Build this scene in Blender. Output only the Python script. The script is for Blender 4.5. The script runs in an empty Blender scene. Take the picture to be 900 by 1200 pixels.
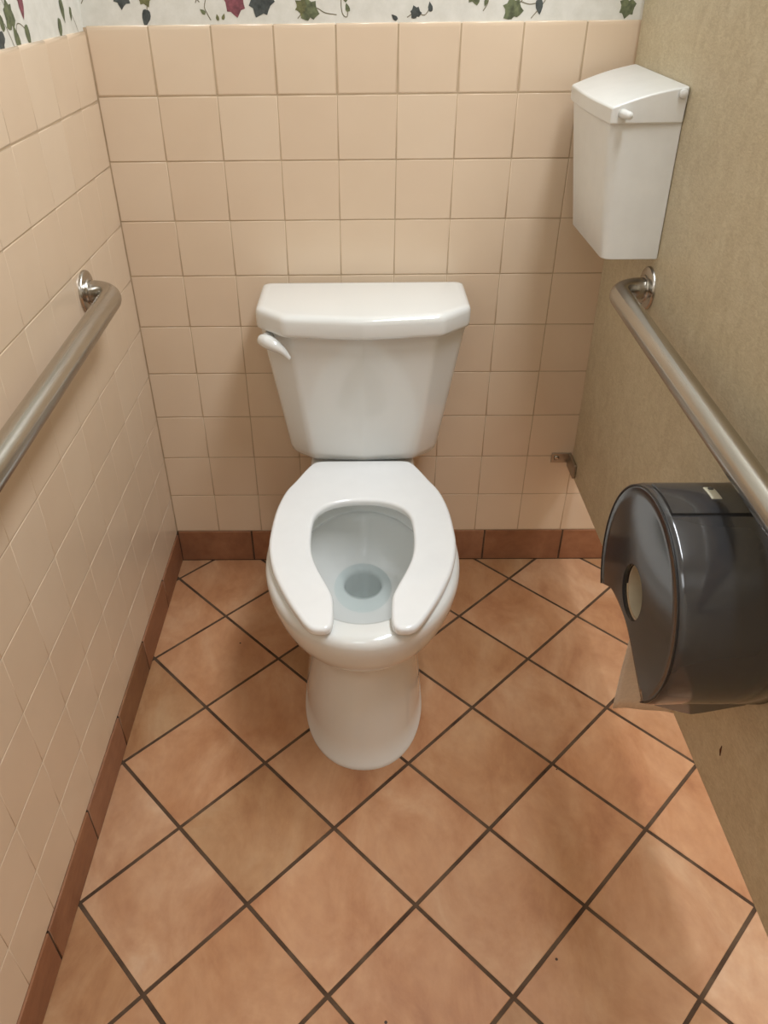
import bpy, bmesh, random
from math import *
from mathutils import Vector, Matrix

SC = bpy.context.scene
COL = SC.collection
random.seed(7)

# ------------------------------------------------------------------ materials
def lin(c):
    return tuple(((v/255)/12.92 if v/255 <= .04045 else (((v/255)+.055)/1.055)**2.4) for v in c) + (1,)

class NT:
    def __init__(s, name):
        s.m = bpy.data.materials.new(name); s.m.use_nodes = True
        s.t = s.m.node_tree; s.n = s.t.nodes; s.n.clear()
        s.out = s.add('ShaderNodeOutputMaterial')
    def add(s, typ, **k):
        n = s.n.new(typ)
        for a, v in k.items():
            if a in n.inputs: n.inputs[a].default_value = v
            else: setattr(n, a, v)
        return n
    def link(s, a, b): s.t.links.new(a, b)
    def ramp(s, src, stops):
        r = s.add('ShaderNodeValToRGB')
        e = r.color_ramp.elements
        while len(e) < len(stops): e.new(.5)
        for el, (p, c) in zip(e, stops): el.position = p; el.color = lin(c)
        s.link(src, r.inputs['Fac']); return r.outputs['Color']
    def noise(s, scale, detail=3, rough=.55, vec=None, dist=0):
        n = s.add('ShaderNodeTexNoise'); n.inputs['Scale'].default_value = scale
        n.inputs['Detail'].default_value = detail; n.inputs['Roughness'].default_value = rough
        n.inputs['Distortion'].default_value = dist
        if vec is not None: s.link(vec, n.inputs['Vector'])
        return n.outputs['Fac']
    def mix(s, fac, a, b, mode='MIX'):
        m = s.add('ShaderNodeMix', data_type='RGBA', blend_type=mode)
        for sock, v in ((m.inputs[0], fac), (m.inputs[6], a), (m.inputs[7], b)):
            if hasattr(v, 'is_linked'): s.link(v, sock)
            else: sock.default_value = v
        return m.outputs[2]
    def objvec(s, scale=(1, 1, 1)):
        tc = s.add('ShaderNodeTexCoord'); mp = s.add('ShaderNodeMapping')
        mp.inputs['Scale'].default_value = scale
        s.link(tc.outputs['Object'], mp.inputs['Vector']); return mp.outputs['Vector']
    def bump(s, h, strength, dist, b):
        bp = s.add('ShaderNodeBump'); bp.inputs['Strength'].default_value = strength
        bp.inputs['Distance'].default_value = dist
        s.link(h, bp.inputs['Height']); s.link(bp.outputs['Normal'], b.inputs['Normal'])
    def princ(s, color, rough, metal=0, coat=0, spec=.5):
        b = s.add('ShaderNodeBsdfPrincipled')
        if hasattr(color, 'is_linked'): s.link(color, b.inputs['Base Color'])
        else: b.inputs['Base Color'].default_value = lin(color)
        if hasattr(rough, 'is_linked'): s.link(rough, b.inputs['Roughness'])
        else: b.inputs['Roughness'].default_value = rough
        b.inputs['Metallic'].default_value = metal
        b.inputs['Coat Weight'].default_value = coat
        b.inputs['Coat Roughness'].default_value = .06
        b.inputs['Specular IOR Level'].default_value = spec
        s.link(b.outputs[0], s.out.inputs['Surface']); return b

def simple(name, c, rough=.5, metal=0, coat=0, spec=.5, var=.05, scale=30):
    t = NT(name)
    f = t.noise(scale, 3, vec=t.objvec())
    d = tuple(v*(1-var) for v in c)
    t.princ(t.ramp(f, [(.3, d), (.7, c)]), rough, metal, coat, spec)
    return t.m

def mat_tile():
    t = NT('peach_ceramic_tile')
    g = t.add('ShaderNodeNewGeometry')
    isl = t.ramp(g.outputs['Random Per Island'], [(0, (221, 198, 172)), (.5, (223, 201, 175)), (1, (225, 204, 179))])
    f = t.noise(9, 2, vec=t.objvec())
    c = t.mix(.12, isl, t.ramp(f, [(.3, (212, 190, 162)), (.7, (230, 212, 188))]))
    b = t.princ(c, .2, coat=0, spec=.45)
    t.bump(t.noise(14, 1, vec=t.objvec()), .06, .01, b)
    return t.m

def mat_terracotta(name='terracotta_floor_tile', dark=False):
    t = NT(name)
    g = t.add('ShaderNodeNewGeometry')
    v = t.objvec()
    off = t.add('ShaderNodeVectorMath', operation='SCALE')
    comb = t.add('ShaderNodeCombineXYZ')
    for i in (0, 1): t.link(g.outputs['Random Per Island'], comb.inputs[i])
    t.link(comb.outputs[0], off.inputs[0]); off.inputs['Scale'].default_value = 17
    ad = t.add('ShaderNodeVectorMath', operation='ADD')
    t.link(v, ad.inputs[0]); t.link(off.outputs[0], ad.inputs[1])
    st = t.add('ShaderNodeMapping'); st.inputs['Scale'].default_value = (1, .62, 1); st.inputs['Rotation'].default_value = (0, 0, .5)
    t.link(ad.outputs[0], st.inputs['Vector'])
    vec = st.outputs[0]
    if dark: s = [(.28, (136, 100, 77)), (.5, (150, 112, 87)), (.75, (166, 128, 101))]
    else: s = [(.22, (164, 120, 89)), (.42, (186, 146, 113)), (.58, (198, 162, 131)), (.78, (209, 181, 154))]
    c = t.ramp(t.noise(8.5, 5, .62, vec, .6), s)
    c = t.mix(.35, c, t.ramp(t.noise(42, 4, .6, vec), [(.3, (160, 120, 95)), (.7, (222, 190, 165))]), 'SOFT_LIGHT')
    isl = t.ramp(g.outputs['Random Per Island'], [(0, (226, 222, 206)), (.4, (252, 240, 228)), (.7, (240, 232, 222)), (1, (255, 255, 255))])
    c = t.mix(1., c, isl, 'MULTIPLY')
    # dark grit specks lying in the glaze
    vo = t.add('ShaderNodeTexVoronoi'); vo.inputs['Scale'].default_value = 15
    t.link(v, vo.inputs['Vector'])
    sp = t.add('ShaderNodeMath', operation='LESS_THAN'); t.link(vo.outputs['Distance'], sp.inputs[0]); sp.inputs[1].default_value = .036
    pick = t.add('ShaderNodeSeparateColor'); t.link(vo.outputs['Color'], pick.inputs[0])
    pk = t.add('ShaderNodeMath', operation='GREATER_THAN'); t.link(pick.outputs[0], pk.inputs[0]); pk.inputs[1].default_value = .6
    mu = t.add('ShaderNodeMath', operation='MULTIPLY'); t.link(sp.outputs[0], mu.inputs[0]); t.link(pk.outputs[0], mu.inputs[1])
    c = t.mix(mu.outputs[0], c, lin((60, 36, 24)))
    b = t.princ(c, .5, spec=.4)
    t.bump(t.noise(60, 4, .6, v), .12, .004, b)
    return t.m

def mat_grout(name, a, b_):
    t = NT(name)
    c = t.ramp(t.noise(14, 4, .6, t.objvec()), [(.3, a), (.7, b_)])
    t.princ(c, .85, spec=.2); return t.m

def mat_partition():
    t = NT('beige_mottled_laminate')
    v = t.objvec((1, 1.5, 1))
    c = t.ramp(t.noise(16, 6, .65, v, 1.2), [(.25, (190, 173, 140)), (.5, (207, 192, 160)), (.75, (220, 208, 180))])
    c2 = t.ramp(t.noise(130, 3, .7, t.objvec((1, .5, 1.4)), 2), [(.35, (180, 164, 132)), (.65, (226, 214, 188))])
    c = t.mix(.4, c, c2)
    t.princ(c, .42, spec=.4); return t.m

def mat_china():
    t = NT('white_vitreous_china')
    f = t.noise(3, 2, vec=t.objvec())
    t.princ(t.ramp(f, [(.3, (226, 228, 225)), (.7, (232, 233, 230))]), .1, coat=.5, spec=.5); return t.m

def mat_steel():
    t = NT('brushed_stainless_steel')
    f = t.noise(60, 4, .6, t.objvec((1, .06, 1)))
    c = t.ramp(f, [(.3, (178, 174, 166)), (.7, (196, 192, 185))])
    r = t.add('ShaderNodeMapRange'); t.link(f, r.inputs[0]); r.inputs['To Min'].default_value = .20; r.inputs['To Max'].default_value = .28
    b = t.princ(c, r.outputs[0], metal=1)
    tg = t.add('ShaderNodeTangent'); tg.direction_type = 'RADIAL'; tg.axis = 'Y'
    b.inputs['Anisotropic'].default_value = .75; b.inputs['Anisotropic Rotation'].default_value = .25
    t.link(tg.outputs[0], b.inputs['Tangent']); return t.m

def mat_smoke():
    t = NT('smoked_clear_plastic')
    tr = t.add('ShaderNodeBsdfTransparent'); tr.inputs[0].default_value = (.30, .29, .29, 1)
    df = t.add('ShaderNodeBsdfDiffuse'); df.inputs[0].default_value = lin((66, 66, 68))
    m1 = t.add('ShaderNodeMixShader'); m1.inputs[0].default_value = .80
    t.link(tr.outputs[0], m1.inputs[1]); t.link(df.outputs[0], m1.inputs[2])
    gl = t.add('ShaderNodeBsdfGlossy'); gl.inputs['Roughness'].default_value = .12; gl.inputs[0].default_value = (1, 1, 1, 1)
    fr = t.add('ShaderNodeFresnel'); fr.inputs['IOR'].default_value = 1.65
    f = t.noise(20, 2, vec=t.objvec())
    bp = t.add('ShaderNodeBump'); bp.inputs['Strength'].default_value = .05; bp.inputs['Distance'].default_value = .004
    t.link(f, bp.inputs['Height']); t.link(bp.outputs[0], gl.inputs['Normal'])
    m2 = t.add('ShaderNodeMixShader')
    t.link(fr.outputs[0], m2.inputs[0]); t.link(m1.outputs[0], m2.inputs[1]); t.link(gl.outputs[0], m2.inputs[2])
    t.link(m2.outputs[0], t.out.inputs['Surface']); return t.m

def mat_water():
    t = NT('clear_water')
    tr = t.add('ShaderNodeBsdfTransparent'); tr.inputs[0].default_value = (.93, .965, .965, 1)
    gl = t.add('ShaderNodeBsdfGlossy'); gl.inputs['Roughness'].default_value = .02
    fr = t.add('ShaderNodeFresnel'); fr.inputs['IOR'].default_value = 1.33
    m2 = t.add('ShaderNodeMixShader')
    t.link(fr.outputs[0], m2.inputs[0]); t.link(tr.outputs[0], m2.inputs[1]); t.link(gl.outputs[0], m2.inputs[2])
    t.link(m2.outputs[0], t.out.inputs['Surface']); return t.m

def mat_paper_wall():
    t = NT('off_white_wallpaper')
    c = t.ramp(t.noise(40, 5, .65, t.objvec()), [(.3, (212, 210, 200)), (.7, (226, 224, 216))])
    t.princ(c, .7, spec=.25); return t.m

TILE = mat_tile()
TERRA = mat_terracotta(); TERRA_B = mat_terracotta('terracotta_base_tile', True)
GROUT = mat_grout('tan_wall_grout', (176, 154, 126), (196, 174, 146))
GROUT_F = mat_grout('dark_floor_grout', (66, 48, 36), (104, 84, 66))
PART = mat_partition(); CHINA = mat_china(); STEEL = mat_steel(); DULL = simple('dull_zinc', (176, 170, 160), .4, metal=1); SMOKE = mat_smoke(); WATER = mat_water()
WPAPER = mat_paper_wall()
LEAF_G = simple('ivy_green', (116, 124, 90), .7, var=.35, scale=120)
LEAF_D = simple('ivy_dark', (82, 88, 86), .7, var=.35, scale=120)
LEAF_R = simple('ivy_red', (154, 88, 98), .7, var=.3, scale=120)
LEAF_O = simple('ivy_olive', (128, 128, 84), .7, var=.35, scale=120)
STEM = simple('vine_stem', (120, 112, 88), .7)
SEATM = simple('white_seat_plastic', (238, 240, 240), .14, coat=.3, var=.01)
PLAST = simple('white_plastic', (236, 237, 234), .28, var=.02)
PAPER = simple('white_tissue', (234, 222, 208), .9, spec=.1, var=.05, scale=200)
CORE = simple('pale_core', (200, 186, 160), .7)
DARKP = simple('dark_plastic', (34, 32, 32), .35)
PLATE = simple('lock_plate', (214, 210, 190), .4)
SEAL = simple('rubber_grey', (90, 90, 88), .6)
PAINT = simple('cream_paint', (226, 216, 198), .8, spec=.2, var=.02)
CEIL = simple('ceiling_white', (235, 230, 220), .9, spec=.1, var=.02)
MARKM = simple('brown_mark', (96, 58, 36), .8)

# ------------------------------------------------------------------ helpers
def props(o, label=None, cat=None, group=None, kind=None):
    for k, v in (('label', label), ('category', cat), ('group', group), ('kind', kind)):
        if v: o[k] = v
    return o

def link(name, me, mats, parent=None, smooth=True, wn=False):
    o = bpy.data.objects.new(name, me); COL.objects.link(o)
    for m in (mats if isinstance(mats, (list, tuple)) else [mats]): me.materials.append(m)
    if smooth:
        for p in me.polygons: p.use_smooth = True
    if wn:
        w = o.modifiers.new('wn', 'WEIGHTED_NORMAL'); w.keep_sharp = True; w.weight = 90
    if parent:
        o.parent = parent
        # parents carry a translation only
        par = parent; off = Vector()
        while par: off += par.location; par = par.parent
        me.transform(Matrix.Translation(-off))
    return o

def build(name, bm, mats, parent=None, smooth=True, wn=False, angle=None, recalc=True):
    if recalc: bmesh.ops.recalc_face_normals(bm, faces=bm.faces[:])
    me = bpy.data.meshes.new(name); bm.to_mesh(me); bm.free()
    o = link(name, me, mats, parent, smooth, wn)
    if angle is not None: me.set_sharp_from_angle(angle=radians(angle))
    return o

def empty(name, loc, label, cat):
    o = bpy.data.objects.new(name, None); COL.objects.link(o); o.location = loc
    o.empty_display_size = .05
    return props(o, label, cat)

def bevel_mod(o, w, seg=3, ang=40):
    b = o.modifiers.new('bev', 'BEVEL'); b.width = w; b.segments = seg; b.limit_method = 'ANGLE'; b.angle_limit = radians(ang)
    n = o.modifiers.new('wn', 'WEIGHTED_NORMAL'); n.weight = 90

def loft(bm, rings, cap0=True, cap1=True, closed=True):
    V = [[bm.verts.new(p) for p in r] for r in rings]
    n = len(rings[0])
    for a, b in zip(V, V[1:]):
        for i in range(n if closed else n-1):
            j = (i+1) % n
            bm.faces.new((a[i], a[j], b[j], b[i]))
    if cap0: bm.faces.new(list(reversed(V[0])))
    if cap1: bm.faces.new(V[-1])
    return V

def box(bm, lo, hi):
    x0, y0, z0 = lo; x1, y1, z1 = hi
    loft(bm, [[(x0, y0, z), (x1, y0, z), (x1, y1, z), (x0, y1, z)] for z in (z0, z1)])

def frame_of(d):
    d = Vector(d).normalized()
    u = d.orthogonal().normalized(); return u, d.cross(u)

def tube(bm, pts, rad, n=20, cap=True):
    pts = [Vector(p) for p in pts]
    rad = rad if isinstance(rad, (list, tuple)) else [rad]*len(pts)
    d0 = (pts[1]-pts[0]).normalized(); u = d0.orthogonal().normalized()
    rings = []
    for i, p in enumerate(pts):
        d = ((pts[min(i+1, len(pts)-1)]-p).normalized() + (p-pts[max(i-1, 0)]).normalized()).normalized()
        u = (u - d*u.dot(d)).normalized(); v = d.cross(u)
        rings.append([p + (u*cos(2*pi*k/n)+v*sin(2*pi*k/n))*rad[i] for k in range(n)])
    loft(bm, rings, cap, cap)

def lathe(bm, o, axis, prof, n=40, cap0=True, cap1=True):
    """prof: (distance along axis, radius)"""
    o = Vector(o); axis = Vector(axis).normalized(); u, v = frame_of(axis)
    loft(bm, [[o + axis*h + (u*cos(2*pi*k/n)+v*sin(2*pi*k/n))*r for k in range(n)] for h, r in prof], cap0, cap1)

def arc_path(pts, radius, seg=8):
    pts = [Vector(p) for p in pts]; out = [pts[0]]
    for a, b, c in zip(pts, pts[1:], pts[2:]):
        d1 = (a-b).normalized(); d2 = (c-b).normalized()
        th = d1.angle(d2); t = radius/tan(th/2)
        p1 = b+d1*t; p2 = b+d2*t
        cen = b + (d1+d2).normalized()*(radius/sin(th/2))
        a1 = p1-cen; a2 = p2-cen; tot = a1.angle(a2); ax = a1.cross(a2).normalized()
        for k in range(seg+1): out.append(cen + Matrix.Rotation(tot*k/seg, 3, ax) @ a1)
    out.append(pts[-1]); return out

def fillet2(poly, rads, seg=5):
    out = []; n = len(poly)
    for i in range(n):
        a, b, c = (Vector(poly[(i+k-1) % n]) for k in range(3))
        d1 = (a-b).normalized(); d2 = (c-b).normalized()
        th = acos(max(-1, min(1, d1.dot(d2)))); r = rads[i]; t = r/tan(th/2)
        p1 = b+d1*t; p2 = b+d2*t
        for k in range(seg+1):
            s = k/seg                       # quadratic corner, close to an arc
            out.append(tuple(p1*(1-s)**2 + b*2*s*(1-s) + p2*s*s))
    return out

def catmull(P, sub=6, closed=False):
    P = [Vector(p) for p in P]; out = []; n = len(P)
    for i in range(n if closed else n-1):
        g = (lambda k: P[k % n]) if closed else (lambda k: P[max(0, min(n-1, k))])
        p0, p1, p2, p3 = g(i-1), g(i), g(i+1), g(i+2)
        for k in range(sub):
            s = k/sub
            out.append(.5*((2*p1)+(p2-p0)*s+(2*p0-5*p1+4*p2-p3)*s*s+(3*p1-p0-3*p2+p3)*s**3))
    if not closed: out.append(P[-1])
    return out

# ---- tiles: convex polygons in a wall's own (u, v) plane, n points out of it
def clip(poly, a, b, c):
    """keep a*u + b*v <= c"""
    out = []
    for i in range(len(poly)):
        p, q = poly[i], poly[(i+1) % len(poly)]
        fp, fq = a*p[0]+b*p[1]-c, a*q[0]+b*q[1]-c
        if fp <= 0: out.append(p)
        if (fp < 0 < fq) or (fq < 0 < fp):
            s = fp/(fp-fq); out.append((p[0]+(q[0]-p[0])*s, p[1]+(q[1]-p[1])*s))
    return out

def inset(poly, d):
    n = len(poly); out = []
    A = sum(poly[i][0]*poly[(i+1) % n][1]-poly[(i+1) % n][0]*poly[i][1] for i in range(n))
    sg = 1 if A > 0 else -1
    for i in range(n):
        a, b, c = (Vector(poly[(i+k-1) % n]) for k in range(3))
        e1 = (b-a).normalized(); e2 = (c-b).normalized()
        n1 = Vector((-e1.y, e1.x))*sg; n2 = Vector((-e2.y, e2.x))*sg
        m = (n1+n2); L = m.dot(n1)
        out.append(tuple(b + m*(d/max(L, .15))))
    return out

def add_tile(bm, poly, fr, t, b, mi=0, tilt=0, squeeze=1, top=1):
    o, u, v, n = fr
    cu = sum(p[0] for p in poly)/len(poly); cv = sum(p[1] for p in poly)/len(poly)
    ta, tb = random.uniform(-tilt, tilt), random.uniform(-tilt, tilt)
    rings = []
    for d, h in ((0, -t), (0, -b*.62), (b*.28, -b*.2), (b, 0)):
        q = inset(poly, d) if d else poly
        if d and squeeze != 1: q = [(p[0]+(r[0]-p[0])*squeeze, r[1]) for p, r in zip(poly, q)]
        if d and top != 1: q = [(r[0], p[1]+(r[1]-p[1])*(top if p[1] > cv else 1)) for p, r in zip(poly, q)]
        rings.append([bm.verts.new(o + u*p[0] + v*p[1] + n*(h + ta*(p[0]-cu) + tb*(p[1]-cv))) for p in q])
    k = len(poly)
    for r1, r2 in zip(rings, rings[1:]):
        for i in range(k):
            f = bm.faces.new((r1[i], r1[(i+1) % k], r2[(i+1) % k], r2[i])); f.material_index = mi
    f = bm.faces.new(rings[-1]); f.material_index = mi

def area(p): return abs(sum(p[i][0]*p[(i+1) % len(p)][1]-p[(i+1) % len(p)][0]*p[i][1] for i in range(len(p))))/2

X, Y, Z = Vector((1, 0, 0)), Vector((0, 1, 0)), Vector((0, 0, 1))
ORI = Vector((0, 0, 0))
P = .1095                      # wall tile pitch
HB = .0948                     # top of the base tiles
ZT = HB + 10*P                 # top of the tiled dado
XR, YF, ZC = 2.5, -3.0, 2.44   # far side wall, wall behind the camera, ceiling

# ------------------------------------------------------------------ the setting
def tiled_wall(name, fr, length, sgn, backing, zo=0, uo=0):
    bm = bmesh.new()
    lo, hi = backing
    box(bm, lo, hi)
    for f in bm.faces: f.material_index = 1
    for r in range(10):
        for k in range(int(length/P)):
            g = .0009; gu = .0008 if sgn > 0 else .0003
            a, b = max(.0015, k*P+gu-uo), (k+1)*P-gu-uo
            z0, z1 = HB+zo+r*P+g, HB+zo+(r+1)*P-(0 if r == 9 else g)
            if sgn < 0: a, b = -b, -a
            add_tile(bm, [(a, z0), (b, z0), (b, z1), (a, z1)], fr, .006 if r == 9 else .003, .0034 if r == 9 else .0016, 0, .0022 if sgn > 0 else .0007, 1 if sgn > 0 else .45, 2.2 if r == 9 else 1)
    o = build(name, bm, [TILE, GROUT], wn=True)
    return props(o, kind='structure')

tiled_wall('wall_back', (ORI, X, Z, -Y), XR, 1, ((-.12, .0010, -.02), (XR, .12, ZT-.002)))
tiled_wall('wall_left', (ORI, Y, Z, X), -YF, -1, ((-.12, YF, -.02), (-.0010, .0014, ZT-.009)), -.007, .007)

# floor: tiles laid on the diagonal
bm = bmesh.new()
box(bm, (-.02, YF, -.06), (XR, .02, -.0016))
for f in bm.faces: f.material_index = 1
D, FX, FY, FA = .1410, .0069, -.0765, -.0054
ca, sa = cos(FA), sin(FA)
for i in range(-2, 40):
    for j in range(-2, 40):
        if (i+j) % 2 == 0: continue
        q = []
        for di, dj in ((1, 0), (0, 1), (-1, 0), (0, -1)):
            a, b = i+di, j+dj
            q.append((FX+ca*a*D+sa*b*D, FY-ca*b*D+sa*a*D))
        q = inset(q, .0033 if True else 0)
        for c in ((-1, 0, -.0), (1, 0, XR-.003), (0, 1, -.0015), (0, -1, -YF-.003)):
            if q: q = clip(q, *c)
        if len(q) < 3 or area(q) < 1e-4: continue
        add_tile(bm, q, (ORI, X, Y, Z), .004, .0014, 0, .002)
props(build('floor', bm, [TERRA, GROUT_F], wn=True), kind='structure')

# base tiles
def base(name, joints, fr, sgn, backing, top=HB):
    bm = bmesh.new(); box(bm, *backing)
    for f in bm.faces: f.material_index = 1
    for a, b in zip(joints, joints[1:]):
        a, b = a+.0022, b-.0022
        if sgn < 0: a, b = -b, -a
        add_tile(bm, [(a, .003), (b, .003), (b, top-.001), (a, top-.001)], fr, .004, .0016, 0, .003)
    return props(build(name, bm, [TERRA_B, GROUT_F], wn=True), kind='structure')
jb = [.002, .1925] + [.1925+.2*k for k in range(1, 12)]
base('baseboard_back', jb, (Vector((0, -.0035, 0)), X, Z, -Y), 1, ((0, -.002, 0), (XR, .0014, HB-.0015)))
jl = [.004, .189] + [.189+.206*k for k in range(1, 14)]
base('baseboard_left', jl, (Vector((.0035, 0, 0)), Y, Z, X), -1, ((-.0010, YF, 0), (.002, 0, HB-.0075)), HB-.006)

# wallpaper above the tiles, printed with ivy
def ivy(bm, fr, c, s, rot, mi, lobes=5, sx=1):
    o, u, v, n = fr
    pts = []
    shape = [(0, 1.0), (.20, .74), (.36, .56), (.66, .52), (.62, .22), (.66, -.05), (.80, -.36), (.50, -.56), (.22, -.64), (0, -.48)]
    if lobes == 1: shape = [(0, 1.0), (.22, .62), (.42, .2), (.46, -.15), (.34, -.5), (.12, -.62), (0, -.55)]
    full = shape + [(-x, y) for x, y in reversed(shape[1:-1])]
    cr, sr = cos(rot), sin(rot)
    for x, y in full:
        x *= s*sx*(1+random.uniform(-.08, .08)); y *= s*(1+random.uniform(-.06, .06))
        pts.append((c[0]+x*cr-y*sr, c[1]+x*sr+y*cr))
    cen = bm.verts.new(o+u*c[0]+v*c[1]+n*.0006)
    vs = [bm.verts.new(o+u*p[0]+v*p[1]+n*.0004) for p in pts]
    for i in range(len(vs)):
        f = bm.faces.new((cen, vs[i], vs[(i+1) % len(vs)])); f.material_index = mi

def vine(bm, fr, pts, w=.0007, mi=5):
    o, u, v, n = fr
    pts = catmull([Vector((p[0], p[1], 0)) for p in pts], 5)
    L = []
    for i, p in enumerate(pts):
        d = (pts[min(i+1, len(pts)-1)]-pts[max(i-1, 0)]).normalized(); e = Vector((-d.y, d.x, 0))*w
        L.append([bm.verts.new(o+u*q.x+v*q.y+n*.0003) for q in (p+e, p-e)])
    for a, b in zip(L, L[1:]):
        f = bm.faces.new((a[0], a[1], b[1], b[0])); f.material_index = mi

WMATS = [WPAPER, LEAF_G, LEAF_D, LEAF_R, LEAF_O, STEM]
def random_ivy(bm, fr, u0, u1, z0, z1, n):
    for k in range(n):
        c = (random.uniform(u0, u1), random.uniform(z0, z1))
        mi = random.choice([1, 1, 2, 4, 4, 3]); s = random.uniform(.012, .03)
        ivy(bm, fr, c, s, random.uniform(0, 6.28), mi, random.choice([5, 5, 1]))
        a = random.uniform(0, 6.28)
        vine(bm, fr, [c, (c[0]+.03*cos(a), c[1]+.03*sin(a)), (c[0]+.05*cos(a+.6), c[1]+.05*sin(a+.6)), (c[0]+.08*cos(a+.2), c[1]+.08*sin(a+.2))])

bm = bmesh.new()
box(bm, (-.004, .004, ZT-.03), (XR, .12, ZC))
fb = (Vector((0, .004, 0)), X, Z, -Y)
#IVYBACK
BACK_IVY = [ # u, z, size, rotation, material, lobes
 (.0715, 1.2338, .021, 3.0, 2, 5), (.110, 1.2315, .0165, 3.5, 4, 5), (.109, 1.2025, .0165, 2.9, 2, 1), (.018, 1.234, .008, 1.9, 1, 1),
 (.264, 1.2225, .024, 3.3, 3, 5), (.250, 1.238, .014, 2.2, 2, 5), (.3105, 1.2220, .026, 2.7, 2, 5), (.296, 1.236, .018, 4.2, 4, 5),
 (.382, 1.2130, .016, .9, 4, 5), (.392, 1.2080, .021, .2, 1, 5), (.457, 1.2360, .020, 2.2, 1, 5), (.459, 1.2110, .0085, .3, 1, 1),
 (.577, 1.2035, .012, .4, 2, 5), (.602, 1.2105, .009, .2, 2, 1), (.677, 1.2310, .020, 3.4, 1, 5), (.697, 1.2180, .007, 2.9, 1, 1),
 (.744, 1.2065, .021, .3, 1, 5), (.789, 1.2120, .0145, 3.3, 2, 1), (.941, 1.2085, .018, 3.0, 1, 5), (.982, 1.232, .02, 2.5, 2, 5),
 (.541, 1.1965, .008, .9, 2, 1), (.218, 1.231, .007, .4, 1, 1), (.209, 1.208, .007, .9, 1, 1), (.233, 1.199, .006, .2, 4, 1), (.243, 1.200, .006, -.4, 4, 1)]
for u, z, s, r, mi, lo in BACK_IVY: ivy(bm, fb, (u, z), s, r, mi, lo)
for pts in ([(.0, 1.222), (.008, 1.232), (.016, 1.236), (.03, 1.24)], [(.110, 1.232), (.113, 1.218), (.109, 1.203)],
            [(.218, 1.232), (.212, 1.216), (.216, 1.205), (.221, 1.196)], [(.204, 1.222), (.2, 1.226), (.197, 1.221)],
            [(.372, 1.197), (.381, 1.205), (.392, 1.208), (.405, 1.212), (.42, 1.205), (.44, 1.202)],
            [(.449, 1.235), (.448, 1.215), (.451, 1.202), (.458, 1.199), (.459, 1.212)],
            [(.562, 1.197), (.577, 1.204), (.592, 1.200), (.601, 1.210)], [(.684, 1.238), (.70, 1.228), (.70, 1.216), (.693, 1.205)],
            [(.744, 1.205), (.757, 1.218), (.768, 1.232)], [(.757, 1.218), (.772, 1.214), (.786, 1.216)], [(.941, 1.21), (.949, 1.222), (.965, 1.235)]):
    vine(bm, fb, pts)
random_ivy(bm, fb, .03, XR, 1.27, 1.75, 120)
random_ivy(bm, fb, 1.05, XR, 1.21, 1.27, 14)
props(build('trim_1', bm, WMATS, smooth=False, recalc=False), kind='structure')

bm = bmesh.new()
box(bm, (-.12, YF, ZT-.03), (-.004, .12, ZC))
fl_ = (Vector((-.004, 0, -.005)), Y, Z, X)
LEFT_IVY = [(-.322, 1.222, .023, .2, 1, 5), (-.269, 1.236, .021, 3.1, 3, 1), (-.0924, 1.2246, .021, 3.3, 1, 1), (-.119, 1.2000, .020, 2.9, 1, 1),
            (-.052, 1.2166, .013, 2.9, 1, 1), (-.311, 1.194, .020, .3, 1, 1), (-.267, 1.199, .019, 3.3, 1, 1), (-.354, 1.216, .016, .4, 1, 1), (-.37, 1.20, .018, 2.6, 2, 5)]
for u, z, s, r, mi, lo in LEFT_IVY: ivy(bm, fl_, (u, z), s, r, mi, lo)
for pts in ([(-.322, 1.222), (-.332, 1.237), (-.342, 1.25)], [(-.311, 1.195), (-.303, 1.211), (-.288, 1.212), (-.268, 1.203)], [(-.028, 1.185), (-.036, 1.20), (-.052, 1.218)], [(-.0924, 1.227), (-.097, 1.25)],
            [(-.345, 1.215), (-.335, 1.20), (-.328, 1.187)]):
    vine(bm, fl_, pts)
random_ivy(bm, fl_, -2.9, -.02, 1.28, 1.75, 130)
random_ivy(bm, fl_, -2.9, -.40, 1.21, 1.28, 28)
props(build('trim_2', bm, WMATS, smooth=False, recalc=False), kind='structure')

# rest of the room, behind and beside the camera
bm = bmesh.new(); box(bm, (-.12, YF, ZC), (XR+.1, .12, ZC+.05)); props(build('ceiling', bm, CEIL, smooth=False), kind='structure')
bm = bmesh.new(); box(bm, (XR, YF, -.06), (XR+.1, .12, ZC)); props(build('wall_right', bm, PAINT, smooth=False), kind='structure')
bm = bmesh.new(); box(bm, (-.12, YF-.1, -.06), (XR+.1, YF, ZC)); props(build('wall_front', bm, PAINT, smooth=False), kind='structure')

# ------------------------------------------------------------------ partition
def xp(z): return .981-(z-.28)*.019
T = .025
part = empty('stall_partition', (.981, -.015, .28), 'tall beige mottled laminate stall partition carrying the white waste box and right grab bar', 'partition')
bm = bmesh.new()
def zb(y): return .2775+.0105*min(1, (-y-.015)/.9)
ys = [-.013, -.3, -.6, -.915, -1.72]
rings = []
for y in ys:
    rings.append([(xp(zb(y)), y, zb(y)), (xp(1.78), y, 1.78), (xp(1.78)+T, y, 1.78), (xp(zb(y))+T, y, zb(y))])
loft(bm, rings)
po = build('panel', bm, [PART, MARKM], part, smooth=False)
bevel_mod(po, .002, 2)
bm = bmesh.new()   # small brown scuff
ym, zm = -.905, .379
tube(bm, [(xp(zm)-.0002, ym, zm+.008), (xp(zm)-.0002, ym-.001, zm), (xp(zm)-.0002, ym-.004, zm-.008)], [.0006, .0018, .0007], 8)
props(build('scuff_mark', bm, MARKM, part), label='small brown scuff mark')
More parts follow.
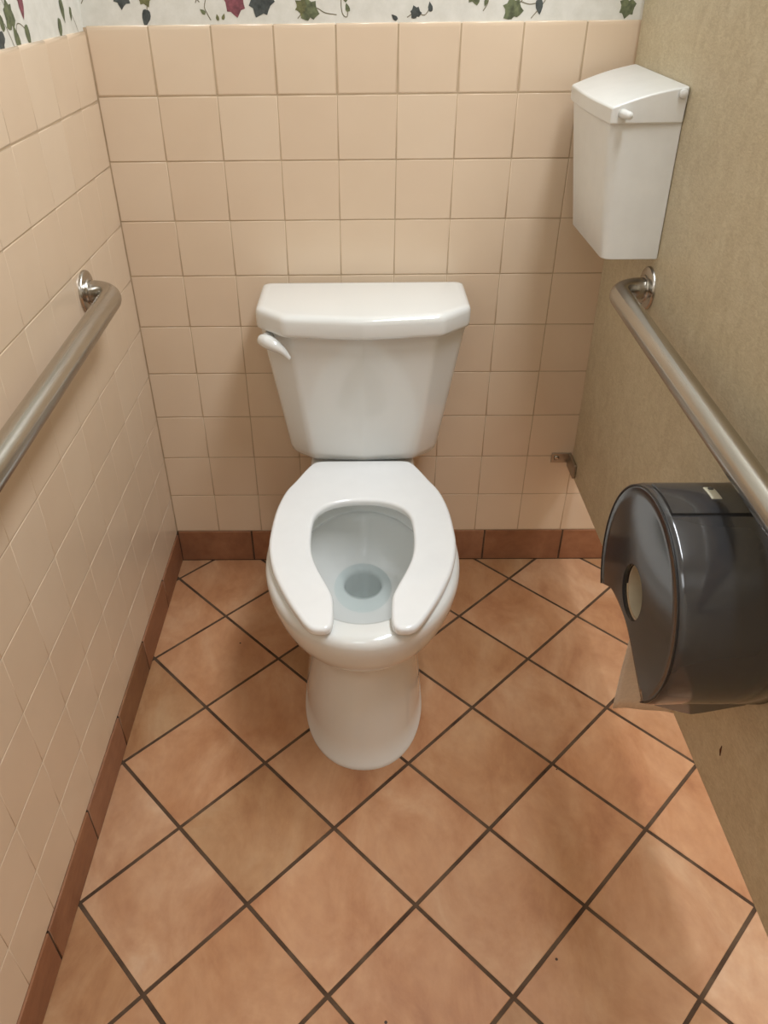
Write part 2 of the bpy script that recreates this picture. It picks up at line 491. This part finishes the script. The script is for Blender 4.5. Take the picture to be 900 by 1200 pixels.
# bracket that holds the panel to the back wall
bm = bmesh.new()
box(bm, (.933, -.0035, .297), (.978, -.0005, .323))
box(bm, (.9725, -.062, .288), (.9795, -.0005, .323))
br = build('bracket', bm, DULL, part, smooth=False); props(br, label='steel angle bracket'); bevel_mod(br, .0012, 2)
bm = bmesh.new(); lathe(bm, (.945, -.0035, .311), -Y, [(0, .0065), (.002, .0065), (.0035, .004)], 16)
build('screw', bm, STEEL, br)

# ------------------------------------------------------------------ grab bars
def grab_bar(name, wx0, sgn, y0, y1, z0, z1, xa, xe, R, label):
    """wall at x = wx0(z); the bar runs along y at x = xa"""
    g = empty(name, (wx0(z0), y0, z0), label, 'grab bar')
    
    bm = bmesh.new()
    pts = arc_path([(wx0(z0), y0, z0), (xa, y0, z0), (xe, y1, z1), (wx0(z1), y1, z1)], .042, 12)
    tube(bm, pts, R, 28, False)
    build('rail', bm, STEEL, g)
    for y, z in ((y0, z0), (y1, z1)):
        bm = bmesh.new()
        lathe(bm, (wx0(z), y, z), X*sgn, [(0, .0362), (.003, .0362), (.0052, .0348), (.0066, .031), (.0072, .0225), (.0095, .0212), (.0100, .0195)], 44)
        fo = build('flange', bm, STEEL, g, angle=35)
        for a in (radians(270),):
            bm = bmesh.new()
            lathe(bm, (wx0(z)+sgn*.0076, y+.0285*cos(a), z+.0285*sin(a)), X*sgn, [(-.001, .0038), (.0006, .0036), (.0013, .0022)], 12)
            build('screw', bm, STEEL, fo)
    return g
grab_bar('grab_bar', lambda z: 0.0, 1, -.272, -1.19, .8145, .785, .052, .052, .0192, 'brushed steel grab bar mounted on the peach tiled side wall')
grab_bar('grab_bar', xp, -1, -.289, -1.22, .8185, .797, .9145, .9075, .0180, 'brushed steel grab bar mounted on the beige partition above the tissue dispenser')

# ------------------------------------------------------------------ toilet
XC = .4800
toilet = empty('toilet', (XC, -.4, 0), 'white two-piece toilet with an open-front seat against the tiled back wall', 'toilet')

def egg(z, a, yc, front, back, nf=2.0, nb=2.0, N=80, xc=XC):
    out = []
    for k in range(N):
        t = 2*pi*k/N; c, s = cos(t), sin(t)
        n = nb if s > 0 else nf
        x = a*copysign(abs(c)**(2/n), c)
        y = (back-yc if s > 0 else yc-front)*copysign(abs(s)**(2/n), s)
        out.append((xc+x, yc+y, z))
    return out

bm = bmesh.new()
ext = [egg(0, .1215, -.478, -.6600, -.10, 2.15, 4), egg(.010, .1225, -.478, -.6605, -.10, 2.15, 4), egg(.013, .1190, -.478, -.6575, -.10, 2.15, 4),
       egg(.07, .1165, -.476, -.6545, -.11, 2.15, 4), egg(.13, .1095, -.474, -.648, -.12, 2.15, 3.6), egg(.19, .1035, -.472, -.640, -.13, 2.15, 3),
       egg(.225, .1045, -.472, -.638, -.15, 2.1, 2.6), egg(.255, .1085, -.472, -.641, -.18, 2.05, 2.3), egg(.278, .119, -.472, -.652, -.20, 2, 2.2), egg(.292, .134, -.472, -.669, -.205, 2, 2.2),
       egg(.305, .152, -.473, -.689, -.215, 2, 2.1), egg(.320, .1635, -.473, -.7005, -.22, 2, 2.1), egg(.34, .1715, -.474, -.7085, -.225, 2, 2.1), egg(.362, .1765, -.475, -.7135, -.225, 2, 2.1),
       egg(.380, .1785, -.475, -.7155, -.225, 2, 2.1), egg(.390, .1765, -.475, -.7135, -.226, 2, 2.1), egg(.3965, .171, -.475, -.7075, -.228, 2, 2.1), egg(.399, .163, -.475, -.6995, -.235, 2, 2.1)]
def el(z, a, f, b): return egg(z, a, (f+b)/2, f, b)
inn = [egg(.399, .140, -.475, -.6745, -.262), egg(.3965, .133, -.475, -.6675, -.268), egg(.390, .1285, -.475, -.6635, -.272), egg(.378, .1265, -.472, -.6615, -.276),
       egg(.357, .1265, -.472, -.6615, -.281), egg(.348, .129, -.472, -.662, -.279), egg(.344, .136, -.470, -.664, -.268), el(.336, .135, -.660, -.266), el(.312, .126, -.637, -.270),
       el(.287, .111, -.602, -.278), el(.263, .093, -.557, -.287), el(.244, .076, -.510, -.296), el(.233, .0635, -.473, -.302),
       el(.225, .052, -.437, -.307), el(.220, .0450, -.412, -.3095), el(.2155, .0405, -.399, -.311), el(.207, .038, -.394, -.312), el(.15, .037, -.385, -.298), el(.11, .030, -.37, -.30), el(.10, .015, -.35, -.32)]
loft(bm, ext+inn, True, True)
# deck the tank stands on, one piece with the bowl
def deck_ring(z, i):
    p = [(-.112+i, -.028-i), (.112-i, -.028-i), (.114-i, -.20), (.128-i, -.248), (-.128+i, -.248), (-.114+i, -.20)]
    return [(XC+x, y, z) for x, y in fillet2(p, [.02, .02, .03, .02, .02, .03], 4)]
loft(bm, [deck_ring(.20, .05), deck_ring(.30, .03), deck_ring(.345, .006), deck_ring(.385, 0), deck_ring(.394, .003), deck_ring(.3975, .011)])
bowl = build('bowl', bm, CHINA, toilet, angle=60)
# standing water
bm = bmesh.new()
vs = [bm.verts.new(p) for p in el(.2300, .0600, -.4620, -.3035)]; bm.faces.new(vs)
build('water', bm, WATER, bowl)

# tank
XT = .4830
def tank_ring(z, w, wf, back, side, front, ins=0, bow=.004):
    p = [(-w+ins, back-ins), (w-ins, back-ins), (w-ins, side), (wf-ins*.6, front+ins), (0, front-bow+ins), (-wf+ins*.6, front+ins), (-w+ins, side)]
    return [(XT+x, y, z) for x, y in fillet2(p, [.014, .014, .03, .03, .05, .03, .03], 6)]
bm = bmesh.new()
def tk(z, ins=0):
    s = (z-.42)/(.70-.42)
    return tank_ring(z, .158+.045*s, .112+.030*s, -.028, -.138-.009*s, -.176-.016*s, ins, .010)
loft(bm, [tk(.4045, .032), tk(.406, .018), tk(.4105, .008), tk(.419, .002), tk(.430), tk(.52), tk(.61), tk(.70)], True, True)
tank = build('tank', bm, CHINA, toilet, angle=70)
bm = bmesh.new()   # joint gasket between tank and deck
loft(bm, [[(XC+x, y, z) for x, y in fillet2([(-.10, -.045), (.10, -.045), (.10, -.150), (-.10, -.150)], [.02]*4)] for z in (.3965, .4065)])
build('gasket', bm, CHINA, tank)
# flush lever
bm = bmesh.new()
lathe(bm, (.304, -.150, .689), (-.25, -.97, 0), [(0, .010), (.034, .010), (.036, .008)], 18)
cp = catmull([(.287, -.184, .688), (.298, -.196, .6895), (.313, -.204, .685), (.329, -.209, .675), (.3425, -.211, .660)], 6)
rr = [.0105+.0028*sin(pi*min(1, k/(len(cp)*.6))) if k < len(cp)*.6 else .0105-.0075*((k/(len(cp)-1)-.6)/.4) for k in range(len(cp))]
rr[0] = .006
tube(bm, cp, rr, 18)
props(build('flush_lever', bm, CHINA, tank), label='white curved flush lever')
# tank lid
bm = bmesh.new()
def lr(z, ins): return tank_ring(z, .2075, .150, -.016, -.163, -.2165, ins, .016)
loft(bm, [lr(.704, .012), lr(.7035, .004), lr(.706, .0008), lr(.711, 0), lr(.732, .0), lr(.738, .0012), lr(.7425, .0045), lr(.7448, .010), lr(.7455, .018)], True, True)
build('tank_lid', bm, CHINA, toilet, angle=70)

# open-front seat: outline as a filled curve with rounded edges
half = [(0, -.1866), (-.05, -.1866), (-.088, -.188), (-.105, -.1965), (-.119, -.222), (-.136, -.262), (-.155, -.306), (-.1675, -.37), (-.1715, -.44), (-.1705, -.4815), (-.1645, -.521), (-.1525, -.566),
        (-.129, -.6227), (-.1050, -.6687), (-.0915, -.6900), (-.0790, -.7005), (-.0620, -.7022), (-.0515, -.6965), (-.0474, -.683), (-.0470, -.663), (-.0495, -.623), (-.0590, -.595),
        (-.0765, -.552), (-.0888, -.514), (-.0940, -.474), (-.0945, -.424), (-.0885, -.384), (-.068, -.356), (-.036, -.341), (0, -.337)]
full = half + [(-x, y) for x, y in reversed(half[1:-1])]
pts = catmull([Vector((x, y, 0)) for x, y in full], 4, True)
def flat_curve(pts, ext, bev, z):
    cu = bpy.data.curves.new('outline', 'CURVE'); cu.dimensions = '2D'; cu.fill_mode = 'BOTH'
    sp = cu.splines.new('POLY'); sp.points.add(len(pts)-1)
    for p, q in zip(sp.points, pts): p.co = (q.x, q.y, 0, 1)
    sp.use_cyclic_u = True
    cu.extrude = ext; cu.bevel_depth = bev; cu.bevel_resolution = 4; cu.offset = -bev
    o = bpy.data.objects.new('tmp', cu); COL.objects.link(o)
    bpy.context.view_layer.update()
    me = bpy.data.meshes.new_from_object(o.evaluated_get(bpy.context.evaluated_depsgraph_get()))
    bpy.data.objects.remove(o); bpy.data.curves.remove(cu)
    me.materials.clear()
    bmx = bmesh.new(); bmx.from_mesh(me); bmesh.ops.remove_doubles(bmx, verts=bmx.verts[:], dist=1e-5)
    bmesh.ops.recalc_face_normals(bmx, faces=bmx.faces[:])
    bmx.to_mesh(me); bmx.free()
    me.transform(Matrix.Translation((XC, 0, z)))
    return me
me = flat_curve(pts, .0022, .0068, .409)
seat = link('seat', me, SEATM, toilet, wn=True)
for sx in (-.07, .07):     # hinge blocks that carry the seat on the deck
    bm = bmesh.new(); box(bm, (XC+sx-.016, -.212, .397), (XC+sx+.016, -.192, .4015))
    hb = build('hinge', bm, SEATM, seat, smooth=False); bevel_mod(hb, .0015, 2)
for sx, y in ((-.13, -.40), (.13, -.40), (-.105, -.60), (.105, -.60)):   # bumpers under the seat
    bm = bmesh.new(); lathe(bm, (XC+sx*1.12, y, .3985), Z, [(0, .009), (.002, .009)], 14)
    build('bumper', bm, SEATM, seat)

# ------------------------------------------------------------------ waste box on the partition
sb = empty('sanitary_bin', (.9, -.18, .872), 'white plastic lidded waste box hung high on the beige partition', 'waste bin')
bm = bmesh.new()
def bin_ring(z):
    s = (z-.872)/(1.09-.872)
    xf = .878-.0245*s; y0 = -.082+.034*s; y1 = -.3055+.001*s; xb = xp(z)-.0008
    p = [(xf, y1), (xb, y1+.006*s), (xb, y0), (xf, y0)]
    return [(x, y, z) for x, y in fillet2(p, [.020, .002, .002, .012], 8)]
def shr(r, d, z):
    cx = sum(p[0] for p in r)/len(r); cy = sum(p[1] for p in r)/len(r)
    return [(cx+(p[0]-cx)*(1-d), cy+(p[1]-cy)*(1-d), z) for p in r]
loft(bm, [shr(bin_ring(.872), .04, .8712), bin_ring(.8735), bin_ring(.95), bin_ring(1.02), bin_ring(1.084)])
build('body', bm, PLAST, sb, angle=50)
# curved lid
bm = bmesh.new()
N = 14; rings = []
for k in range(N+1):
    s = k/N                                    # 0 near end, 1 far end
    yb_ = -.3035+.277*s; yf = -.3110+.270*s
    bow = .006*sin(pi*s)
    zb1 = 1.1225+.0045*s; zf = 1.0965+.001*s
    xb = xp(1.12)-.0008; xf = .8525-bow
    r = []
    for j in range(9):
        q = j/8
        x = xb+(xf-xb)*q; y = yb_+(yf-yb_)*q
        r.append((x, y, zb1+(zf-zb1)*q + .0035*sin(pi*q)))
    r.append((xf+.0008, yf, 1.0735)); r.append((xb, yb_, 1.0735))
    rings.append(r)
loft(bm, rings)
lo = build('lid', bm, PLAST, sb, angle=35); bevel_mod(lo, .003, 3, 40)
for y, d in ((-.3045, -1), (-.0265, 1)):
    bm = bmesh.new(); lathe(bm, (.955, y, 1.1135), Y*d, [(0, .0062), (.005, .0062), (.0065, .005)], 20); build('pivot_pin', bm, PLAST, lo)
bm = bmesh.new(); lathe(bm, (.8685, -.305, 1.0885), (.22, -1, .0), [(0, .0066), (.012, .0062), (.028, .0052), (.031, .0035)], 18)
props(build('lift_tab', bm, PLAST, lo), label='small round lift tab')

# ------------------------------------------------------------------ jumbo tissue dispenser
DC = Vector((0, -.845, .617)); DR = .140; XF = .829
tp = empty('toilet_paper_dispenser', (.97, DC.y, DC.z), 'round smoked plastic jumbo tissue dispenser on the beige partition under the grab bar', 'dispenser')
arch0 = [(.111, -.079), (.0925, -.064), (.0573, -.05), (.0066, -.0462), (-.029, -.057), (-.062, -.076), (-.094, -.0956)]
arch = [(p.x, p.y) for p in catmull([Vector((q[0], q[1], 0)) for q in arch0], 8)]
A0 = atan2(arch[0][1], arch[0][0]); A1 = atan2(arch[-1][1], arch[-1][0])     # open between A1 .. A0, below
apol = sorted([(atan2(z, y), hypot(y, z)) for y, z in arch])
def rim(a):
    a = (a+pi) % (2*pi)-pi
    if a < A1 or a > A0: return None
    for (p, r1), (q, r2) in zip(apol, apol[1:]):
        if p <= a <= q: return r1+(r2-r1)*(a-p)/(q-p)
    return apol[-1][1]
def yz(a, r, x): return (x, DC.y+r*cos(a), DC.z+r*sin(a))
cover_angles = [A0+(2*pi+A1-A0)*k/84 for k in range(85)]
open_angles = [A1+(A0-A1)*k/90 for k in range(1, 90)]
HR = .0365
def face_x(r): return XF-.004+.004*(r/.133)**2
bm = bmesh.new()
cols = []
for a in cover_angles + open_angles:
    B = rim(a); c = []
    cov = a in cover_angles
    Ro = .133 if cov else min(.133, B)
    c.append(bm.verts.new(yz(a, HR, face_x(HR)+.006)))
    for k in range(9):
        r = HR+(Ro-HR)*k/8; c.append(bm.verts.new(yz(a, r, face_x(r))))
    cols.append((cov, c, a))
n = len(cols)
for i in range(n):
    A, B = cols[i][1], cols[(i+1) % n][1]
    for k in range(len(A)-1): bm.faces.new((A[k], A[k+1], B[k+1], B[k]))
prof = [(.1345, XF-.0008), (.1365, XF), (.1388, XF+.003), (.1400, XF+.008), (.1400, XF+.04), (.1400, XF+.09), (.1400, .9685)]
prev = None
for cov, c, a in cols:
    if not cov: continue
    L = [c[-1]] + [bm.verts.new(yz(a, r, x)) for r, x in prof]
    if prev:
        for k in range(len(L)-1): bm.faces.new((prev[k], prev[k+1], L[k+1], L[k]))
    prev = L
cover = build('cover', bm, SMOKE, tp, angle=50)
sm = cover.modifiers.new('thick', 'SOLIDIFY'); sm.thickness = .0022; sm.offset = -1
# pointed tear edge below the cover's lower edge
bm = bmesh.new()
e0 = yz(A1, DR, 0); tdir = Vector((0, sin(A1), -cos(A1)))
tdir = Vector((0, -(-sin(A1)), -cos(A1)))
if tdir.z > 0: tdir = -tdir
tdir = Vector((0, .35, -.94))
def q3(x, d, off=0): return Vector((x, e0[1]+.001, e0[2]+.001))+tdir*d+Vector((0, -.94, -.35))*off
outl = [(.848, -.003), (.846, .002), (.890, .029), (.903, .0345), (.916, .029), (.960, .002), (.958, -.003)]
loft(bm, [[q3(x, d, o_) for x, d in outl] for o_ in (0, .002)])
props(build('tear_edge', bm, SMOKE, tp, smooth=False), label='pointed smoked tear edge')
# band with the lock on top of the barrel
bm = bmesh.new()
rings = []
for x in (.836, .8365, .965):
    r0 = DR+.0003; r1 = DR+(.0032 if x > .8362 else .0008)
    aa = [radians(96.5)+radians(62-6)*0+radians(-28+28)+radians(k*4) for k in range(0, 0)]
    aa = [radians(71+29*k/8) for k in range(9)]
    rings.append([yz(a, r1, x) for a in aa]+[yz(a, r0, x) for a in reversed(aa)])
loft(bm, rings)
band = build('lock_band', bm, SMOKE, tp, angle=30); props(band, label='raised dark band with the lock')
bm = bmesh.new()
a0, a1 = radians(79), radians(90)
loft(bm, [[yz(a, DR+r, x) for a in [a0+(a1-a0)*k/4 for k in range(5)]]+[yz(a, DR+.002, x) for a in [a1-(a1-a0)*k/4 for k in range(5)]] for x, r in ((.890, .0040), (.891, .0046), (.901, .0046), (.902, .0040))])
lp = build('lock_plate', bm, PLATE, band, smooth=False); props(lp, label='small pale lock plate')
bm = bmesh.new(); ap = radians(81); o_ = Vector(yz(ap, DR+.0046, .897)); nd = Vector((0, cos(ap), sin(ap)))
lathe(bm, o_, nd, [(0, .0035), (.0012, .0032)], 14)
build('keyhole', bm, SEAL, lp)
bm = bmesh.new()   # dark groove between the face and the barrel
tube(bm, [yz(a, .1372, XF-.0006) for a in cover_angles], .0012, 8)
props(build('edge_groove', bm, DARKP, cover), label='dark line round the face')
# back plate against the partition
bm = bmesh.new()
loft(bm, [[(x if x < .975 else xp(.617)-.0005+.0, DC.y+r*cos(a), DC.z+r*sin(a)) for a in [2*pi*k/64 for k in range(64)]] for x, r in ((.9665, .130), (.9665, .1375), (.976, .1375))])
build('back_plate', bm, DARKP, tp, angle=40)
# hub seen through the window in the cover
bm = bmesh.new()
prof = [(.833, .0335), (.833, .0365), (.862, .0375), (.966, .0375)]
rings = [[(x, DC.y+r*cos(a), DC.z+r*sin(a)) for a in [2*pi*k/40 for k in range(40)]] for x, r in [(.966, .030), (.862, .031)]+prof]
loft(bm, rings, True, False)
hub = build('spindle', bm, CORE, tp, angle=40); props(hub, label='pale hollow spindle')
# roll of tissue with its loose end
roll = empty('toilet_paper_roll', (.915, DC.y, DC.z-.1), 'white jumbo tissue roll inside the smoked dispenser, its end hanging out below', 'toilet paper')
bm = bmesh.new()
prof = [(.870, .0390), (.870, .100), (.8715, .1035), (.9535, .1035), (.955, .100), (.955, .0390)]
loft(bm, [[(x, DC.y+r*cos(a), DC.z+r*sin(a)) for a in [2*pi*k/72 for k in range(72)]] for x, r in prof], False, False)
build('tissue_roll', bm, PAPER, roll, angle=40)
bm = bmesh.new()
loft(bm, [[(x, DC.y+r*cos(a), DC.z+r*sin(a)) for a in [2*pi*k/48 for k in range(48)]] for x, r in ((.870, .0385), (.870, .0388), (.955, .0388), (.955, .0385), (.870, .0385))], False, False)
props(build('cardboard_core', bm, CORE, roll), label='pale cardboard core')
bm = bmesh.new()
cols = []
for k in range(13):
    s = k/12; x = .872+.098*s
    line = []
    for a in (5, -10, -25, -40): line.append((x, DC.y+.1045*cos(radians(a)), DC.z+.1045*sin(radians(a))))
    ye, ze = line[-1][1], line[-1][2]
    zend = .3165-.012*s+.0015*sin(9*s)
    for j in range(1, 12):
        q = j/11
        line.append((x+.001*sin(7*q)+.001*q, ye-.006*sin(pi*q*.8)-.010*q+.004*sin(pi*s)*q, ze+(zend-ze)*q))
    cols.append([bm.verts.new(p) for p in line])
for a, b in zip(cols, cols[1:]):
    for i in range(len(a)-1): bm.faces.new((a[i], a[i+1], b[i+1], b[i]))
sh = build('loose_sheet', bm, PAPER, roll)
m = sh.modifiers.new('thick', 'SOLIDIFY'); m.thickness = .0006
props(sh, label='loose tissue end hanging below the dispenser')

# ------------------------------------------------------------------ light
def area_light(name, loc, sx, sy, w, col, rot=(0, 0, 0)):
    l = bpy.data.lights.new(name, 'AREA'); l.shape = 'RECTANGLE'; l.size = sx; l.size_y = sy; l.energy = w; l.color = col
    o = bpy.data.objects.new(name, l); COL.objects.link(o); o.location = loc; o.rotation_euler = rot; return o
WARM = (.955, 1, 1.05)
area_light('ceiling_lamp_or_fill', (1.0, -.82, ZC-.02), .33, 1.2, 29, WARM)
area_light('ceiling_lamp_or_fill', (.3, -2.3, ZC-.02), .6, .6, 5.5, WARM)  # added fill from behind the camera, brightens partition and back wall, no real lamp
area_light('ceiling_lamp_or_fill', (1.95, -1.2, ZC-.02), .4, 1.2, 15, WARM)
w = bpy.data.worlds.new('world'); SC.world = w; w.use_nodes = True
w.node_tree.nodes['Background'].inputs[0].default_value = (.9, .85, .78, 1)
w.node_tree.nodes['Background'].inputs[1].default_value = .3

# ------------------------------------------------------------------ camera
cam = bpy.data.cameras.new('camera'); co = bpy.data.objects.new('camera', cam); COL.objects.link(co)
co.location = (.4844, -1.5899, 1.2666); co.rotation_euler = (.9450, .0096, .0051)
cam.sensor_fit = 'HORIZONTAL'; cam.sensor_width = 36; cam.lens = 36*899.24/900
cam.shift_x = 31.355/900; cam.shift_y = 12.92/900; cam.clip_start = .02
SC.camera = co

SC.view_settings.view_transform = 'Standard'; SC.view_settings.look = 'None'
SC.view_settings.gamma = 1; SC.view_settings.exposure = 0; SC.view_settings.use_curve_mapping = False
